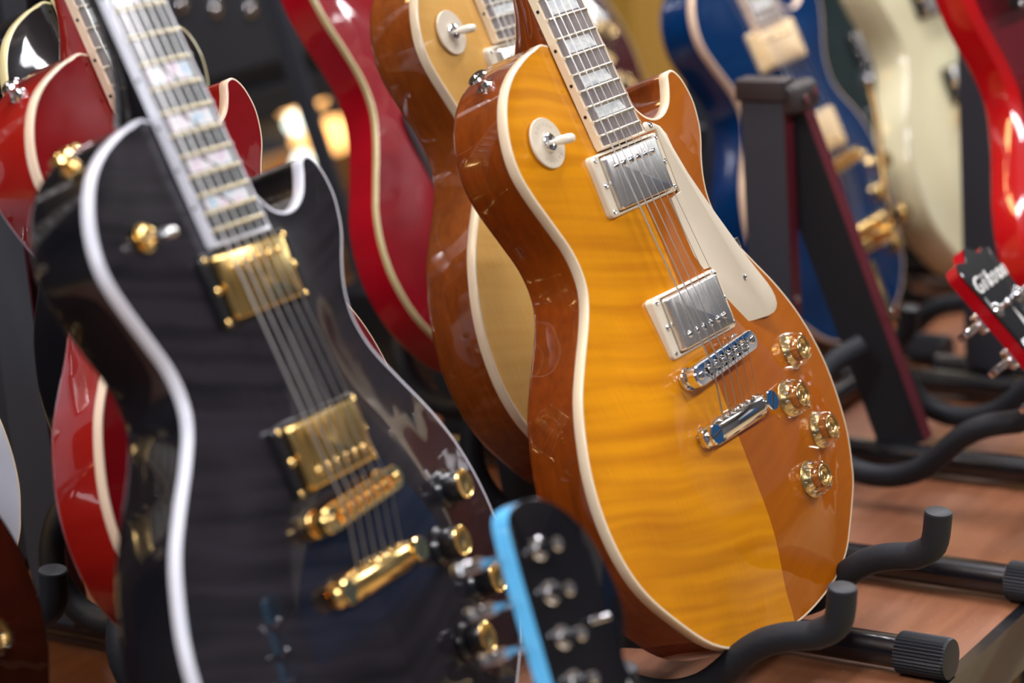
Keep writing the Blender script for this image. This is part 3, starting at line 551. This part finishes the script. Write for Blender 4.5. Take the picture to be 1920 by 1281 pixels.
# ------------------------------------------------------------------ stands
STG = 'guitar stands on the wooden display'
def stand(label, x, y, z, yaw=0, tubes=(0,), arms=True, legs=True, up=True, fronts=None, floor=-250, front=-120, dz=0, lean=20, capx=0, group=None, tubey=200):
    """A-frame stand: flat boards, padded cradle arms, floor tubes with ribbed end caps. x y z = origin of the guitar it carries"""
    Mx = Matrix.Rotation(math.radians(yaw), 4, 'Z'); Mx.translation = W(x, y, 0); Mx.translation.z = (floor / 1000) + OFF.z
    t = thing('guitar_stand', label, 'guitar stand', Mx, group); H0 = z - floor   # height of the guitar origin over the ground
    tl = math.tan(math.radians(lean)); ap = H0 + (106 if up else 20); ay = 125 - (0 if up else 31)
    def board(name, p0, p1, wd, th_, xo):
        p0 = Vector(p0); p1 = Vector(p1); dd = (p1 - p0).normalized(); n_ = Vector((1, 0, 0)); s_ = dd.cross(n_).normalized()
        b = MB_(); R = []
        for p in (p0, p1): R.append([p + n_ * sx * th_ / 2 + s_ * sy * wd / 2 + Vector((xo, 0, 0)) for sx, sy in ((-1, -1), (1, -1), (1, 1), (-1, 1))])
        ob = part(name, b.rings(R, True, True, True), plank if name == 'upright_board' else foam, t)
        e = MB_(); R = []
        for p in (p0 + dd * .5, p1 - dd * .5): R.append([p + n_ * sx * (th_ / 2 - .8) + s_ * sy + Vector((xo, 0, 0)) for sx, sy in ((-1, wd / 2 - 1), (1, wd / 2 - 1), (1, wd / 2 + 1.2), (-1, wd / 2 + 1.2))])
        part('board_edge', e.rings(R, True, True, True), maroon, ob, label='maroon front edge'); 
        R = []; e = MB_()
        return ob, dd, s_
    zf = 24
    if legs:
        board('front_leg', (0, (ay - (ap - zf) * tl + 14) if up else 62, zf), (0, ay + (8 if up else 0), ap), -46, 18, 10)
    if up: board('upright_board', (0, ay + 14, zf), (0, ay + 9, ap - 2), -43, 18, -9)
    if up: part('hinge_cap', MB_().box((-9, ay + 10, ap + 4), (24, 50, 20), 3), capm, t)
    if legs and up:
        rx = Matrix.Rotation(math.radians(-12), 3, 'X'); c0 = Vector((8, ay - 4, ap - 8)); b = MB_().box(c0, (28, 42, 50), 7, rx @ Matrix.Rotation(math.radians(90), 3, 'Y') @ Matrix.Rotation(0, 3, 'Z')); br_ = part('hinge_bracket', b, capm, t)
        for k in (-1, 1): part('bolt_hole', MB_().lathe([(4.2, 0), (4.2, .8), (1.5, .2), (.1, .2)], (8 + k * 8.5, ay - 25 - (2 if k > 0 else 2), ap - 4 + k * 2), (0, -1, .1), 16), chrome, br_)
        part('leg_screw', MB_().lathe([(3.6, 0), (3.2, 1.4), (.1, 1.8)], (10, ay - 200 * tl - 25, ap - 200), (0, -1, .3), 14), chrome, t)
        if up: part('leg_screw', MB_().lathe([(3.6, 0), (3.2, 1.4), (.1, 1.8)], (-9, ay - 11, ap - 190), (0, -1, 0), 14), chrome, t)
    for tx, front in zip(tubes, fronts or (front,) * 9):
        tb = part('floor_tube', MB_().tube([(tx, tubey, 16), (tx, front, 16)], 12.5, 20), tubem, t)
        b = MB_(); n_ = 36; R = []
        for yy, rr in ((front + 14, 15.5), (front + 12, 16), (front - 24, 16), (front - 26, 15), (front - 26.5, 11)):
            R.append([(tx + (rr - (1.1 if (k % 2 and rr > 15.2) else 0)) * math.cos(2 * PI * k / (2 * n_)), yy, 16.2 + (rr - (1.1 if (k % 2 and rr > 15.2) else 0)) * math.sin(2 * PI * k / (2 * n_))) for k in range(2 * n_)])
        b.rings(R, True, True, True); part('rubber_foot', b, rubber, tb, ang=20)
    if len(tubes) > 1: part('cross_tube', MB_().tube([(min(tubes) - 4, tubey - 40, 16), (max(tubes) + 4, tubey - 40, 16)], 10, 14), tubem, t)
    if arms:
        for s in (-1, 1):
            g0 = H0 + dz
            P = [(s * 16, 47, g0 - 118), (s * 50, 72, g0 - 138), (s * 84, 62, g0 - 172), (s * 88, 38, g0 - 205), (s * 88, 0, g0 - 214), (s * 86, -39, g0 - 203), (s * 82, -75, g0 - 172), (s * 80, -98, g0 - 160), (s * 78, -125, g0 - 154), (s * 77, -141, g0 - 143), (s * 77, -146, g0 - 118)]
            Q = spline(P[:9], 5, False) + spline(P[8:], 5, False)[1:]
            a = part('cradle_arm', MB_().tube(Q, 10.2, 18), foam, t); e = Vector(Q[-1]); dd = (Vector(Q[-1]) - Vector(Q[-2])).normalized()
            part('arm_tip', MB_().lathe([(10.1, -1), (9.6, 1.2), (8, 1.8), (0.1, 1.9)], e, dd, 20), rubber, a)
    return t
stand('black stand under the amber guitar, with two padded arms and ribbed tube feet', 0, 0, 0, tubes=(84, 243), fronts=(-122, -142), tubey=260, up=False)
stand('empty black A-frame stand with maroon edges right of the amber guitar', 490, 58, -6, tubes=(0, 218), front=-190, dz=-2)
stand('black stand carrying the large black guitar in the left foreground', -378, 34, 19, 7.3, front=-118, up=False)
stand('black stand carrying the cherry red guitar', -237, 218, 40, 3, front=-118, up=False)
stand('black stand carrying the honey-topped guitar behind the amber one', 185, 218, 37, 3.9, front=-118, up=False)
stand('black stand carrying the bright red wide-bodied guitar', 383, 431, 50, front=-118, up=False)
stand('black stand carrying the deep blue guitar', 825, 319, -50, -5.3, front=-118, up=False)
stand('black stand carrying the cream-white guitar', 1123, 288, -46, front=-118, dz=6, up=False)
stand('tall dark board stand behind the bright red thin-bodied guitar at the right', 760, -35, 30, legs=False, arms=True, front=-118)
stand('black stand carrying the dark brown guitar at the lower left corner', -580, 276, 18, front=-118, up=False)
stand('grey-black board stand carrying the black guitar at the far upper left', -116, 400, 34, front=-118)
stand('black stand carrying the pale-topped guitar at the left border', -405, 472, 38, front=-118, up=False)
stand('black stand carrying the dark red guitar at the back', 787, 635, 100, floor=-150, front=-60, tubey=160, up=False)
rs = thing('display_riser', 'low black riser box at the back of the display under the dark red guitar', 'riser', Matrix.Translation((.79, .68, .70)))
part('riser_box', MB_().box((0, 0, 50), (440, 230, 100), 4), blackpl, rs)
stand('black board stand glimpsed left of the blue guitar, behind the amber horn', 1010, 420, -40, front=-60, tubey=120, arms=False)
stand('black stand carrying the dark grey-green guitar', 1330, 500, -48, front=-118, up=False)
stand('black stand on the floor carrying the red guitar in front of the table', t0.x, t0.y, t0.z, 5.7, floor=-950, front=-118, lean=24, dz=0, up=False)
stand('black stand on the floor carrying the light blue guitar in front of the table', -505, -405, -702, -9.4, floor=-950, front=-118, lean=21, up=False)

# ------------------------------------------------------------------ display table
wood = mat('brown_board', rough=.42, coat=.15, coatr=.3); q = N(wood); o = q.obj()
a_ = q.noise(q.mapp(o, (4, 40, 1)), 1, 4, .65); b_ = q.noise(q.mapp(o, (60, 700, 1)), 1, 2, .6); sp = q.noise(o, 300, 1)
c = q.ramp(a_, [(.25, (.16, .053, .022)), (.55, (.25, .095, .042)), (.8, (.33, .14, .068))]); c = q.mix(q.math('MULTIPLY', b_, .4), c, q.mix(.6, c, (.04, .01, .0)))
c = q.mix(q.math('MULTIPLY', q.math('GREATER_THAN', sp, .72), .35), c, (.55, .38, .25)); q.base(c)
def boxm(x0, x1, y0, y1, z0, z1, bev=0): return MB_().box(((x0 + x1) / 2, (y0 + y1) / 2, (z0 + z1) / 2), (x1 - x0, y1 - y0, z1 - z0), bev)
tb = thing('display_table', 'long brown wooden display table under the guitar stands', 'table', Matrix.Translation((0, 0, 0)))
part('table_top', boxm(-1500, 2600, -139, 800, 660, 700), wood, tb)
part('table_edge', boxm(-1500, 2600, -149, -139.2, 655, 701), blackpl, tb, label='black front edge strip')
for lx in (-1400, 500, 2500):
    for ly in (-60, 740): part('leg', boxm(lx - 25, lx + 25, ly - 25, ly + 25, 0, 660), tubem, tb)

# ------------------------------------------------------------------ room
def struct(name, mb, m, parent=None):
    ob = part(name, mb, m, parent)
    if not parent: ob['kind'] = 'structure'
    return ob
wgrey = mat('grey_wall', (.13, .13, .14), .8); wblue = mat('blue_reflector', (.010, .12, .34), .5); wdim = mat('dim_grey_wall', (.07, .07, .075), .8); wlight = mat('light_grey_wall', (.72, .72, .72), .8); wdark = mat('charcoal_wall', (.02, .02, .022), .8); ceil_m = mat('grey_ceiling', (.30, .30, .31), .8)
must = mat('mustard_wall', (.40, .215, .022), .7); fl = mat('tan_floor', (.46, .33, .17), .5); q = N(fl); q.base(q.ramp(q.noise(q.mapp(q.obj(), (3, 20, 1)), 1, 3), [(.3, (.34, .24, .12)), (.7, (.50, .37, .20))]))
struct('floor', boxm(-4000, 5000, -4000, 4500, -60, 0), fl); struct('ceiling', boxm(-4000, 5000, -4000, 4500, 3000, 3060), ceil_m)
struct('wall_left', boxm(-4060, -4000, -4000, 4500, 0, 3000), wgrey); struct('wall_right', boxm(5000, 5060, -4000, 4500, 0, 3000), wdim); struct('trim_1', boxm(4970, 4999, -3990, -2300, 1500, 2150), wlight); struct('window_1', boxm(4950, 4999, -680, -20, 1900, 2500), wlight)  # pale panel on the right wall is added for pickup covers to reflect
struct('wall_front', boxm(-4000, 5000, -4060, -4000, 0, 3000), wgrey); struct('wall_back', boxm(-4000, 5000, 4500, 4560, 0, 3000), wdark)
pp = part('partition_panel', boxm(1420, 4600, 900, 940, 0, 2300, 0), must); tag(pp, 'mustard yellow partition board behind the right-hand guitars', 'partition')


# dark stage cabinets behind the left-hand guitars
cab = mat('black_cabinet', (.012, .013, .016), .6); cabg = mat('cabinet_grille', (.02, .022, .028), .8)
def cabinet(label, x0, x1, y0, y1, z0, z1, rivets=()):
    c = thing('amplifier_cabinet', label, 'amplifier', Matrix.Translation((x0 / 1000, y0 / 1000, z0 / 1000)))
    def P(n, mb, m, parent=None):
        mb.v = [(a - x0, b - y0, c_ - z0) for a, b, c_ in mb.v]; return part(n, mb, m, parent or c)
    P('cabinet_shell', MB_().box(((x0 + x1) / 2, (y0 + y1) / 2 + 8, (z0 + z1) / 2), (x1 - x0, y1 - y0 - 16, z1 - z0), 12), cab)
    gr = P('front_grille', MB_().box(((x0 + x1) / 2, y0 + 6, (z0 + z1) / 2), (x1 - x0 - 60, 6, z1 - z0 - 60), 2), cabg)
    for rx, rz in rivets: P('rivet', MB_().lathe([(11, 0), (10, 4), (6, 7), (.1, 8)], (rx, y0 + 3, rz), (0, -1, 0), 16), chrome, gr)
    return c
cabinet('black flight case with silver rivets on the trestle behind the guitars', 560, 1400, 1250, 1600, 925, 1700, ((896, 1060), (961, 1044), (1030, 1032)))
cabinet('low black cabinet on the floor behind the left end of the display', 100, 900, 1300, 1700, 0, 880)
tr = thing('trestle_table', 'black trestle table behind the display, carrying the flight case', 'table', Matrix.Translation((0, 0, 0)))
part('table_top', boxm(-300, 1420, 1240, 1660, 890, 925), cab, tr)
for lx in (-280, 1400):
    for ly in (1260, 1640): part('leg', boxm(lx - 15, lx + 15, ly - 15, ly + 15, 0, 890), tubem, tr)
crate = mat('pale_wood', (.34, .20, .09), .5); cr = thing('wooden_crate', 'pale wooden crate among added warm bulbs beyond the trestle', 'crate', Matrix.Translation((1.8, 1.95, 0)))
for k in range(5): part('slat', MB_().box((60, 0, 60 + k * 128), (520, 30, 112), 4), crate, cr)
part('crate_box', MB_().box((60, 160, 310), (500, 280, 600), 4), cab, cr)
warm = mat('warm_highlight_glow', (1, .7, .35), .3, emit=(1, .50, .16), estr=2.2); cool = mat('white_highlight_glow', (1, 1, 1), .3, emit=(.85, 1, .9), estr=2.6)  # emissive bulbs put in to stand for blurred warm and white highlights
for i, (bx, bz, br, bm_, lb) in enumerate(((1898, 733, 18, warm, 'small warm bulb added for a highlight, highest and farthest right of the blurred ones'), (1830, 700, 19, cool, 'white bulb added for a highlight, upper one of the two white blurred ones'), (1866, 664, 34, warm, 'warm bulb added for a highlight, between the two white blurred ones'), (1838, 628, 17, cool, 'white bulb added for a highlight, lower one of the two white blurred ones'), (1940, 655, 32, warm, 'warm bulb added for a highlight beside the bright red guitar, right of the blurred ones'), (1812, 742, 26, warm, 'small warm bulb added for a highlight, left of the blurred ones'))):
    t = thing('highlight_bulb', lb, 'lamp', Matrix.Translation((bx / 1000, 1.86, bz / 1000)), 'bulbs added for blurred highlights in the background')
    part('bulb', MB_().lathe([(.1, -br), (br * .7, -br * .7), (br, 0), (br * .7, br * .7), (br * .35, br * 1.2)], (0, 0, 0), None, 20), bm_, t)
    part('socket', MB_().lathe([(br * .4, br), (br * .45, br * 1.8), (3, br * 2)], (0, 0, 0), None, 16), cab, t)
    part('cord', MB_().tube([(0, 0, br * 1.9), (0, 0, 3000 - bz)], 2, 6), cab, t)
ms = thing('microphone_stand', 'black microphone stand with a slanted boom behind the red guitars', 'microphone stand', Matrix.Translation((.93, 1.02, 0)))
part('boom', MB_().tube([(-190, -10, 1240), (20, 10, 640)], 13, 14), plank, ms); part('pole', MB_().tube([(0, 14, 20), (0, 14, 720)], 11, 14), plank, ms)
for k in range(3): part('leg', MB_().tube([(0, 14, 60), (240 * math.cos(k * 2.1 + .5), 14 + 160 * math.sin(k * 2.1 + .5), 8)], 8, 10), tubem, ms)

bn = part('blue_reflection_panel', boxm(4960, 4990, -3990, -2100, 980, 1480), wblue); tag(bn, 'long unseen blue panel added on the far right wall for reflections', 'panel')  # added out of view and sized to tint reflections in the chrome blue

gb = thing('equipment_bag', 'black equipment bag standing on the display behind the left-hand guitars', 'bag', Matrix.Translation((.04, .74, .70)))
part('bag_body', MB_().box((0, 0, 130), (330, 90, 258), 22), cabg, gb); part('bag_handle', MB_().tube(spline([(-50, -2, 256), (-40, -2, 285), (40, -2, 285), (50, -2, 256)], 5, False), 7, 10), cab, gb)
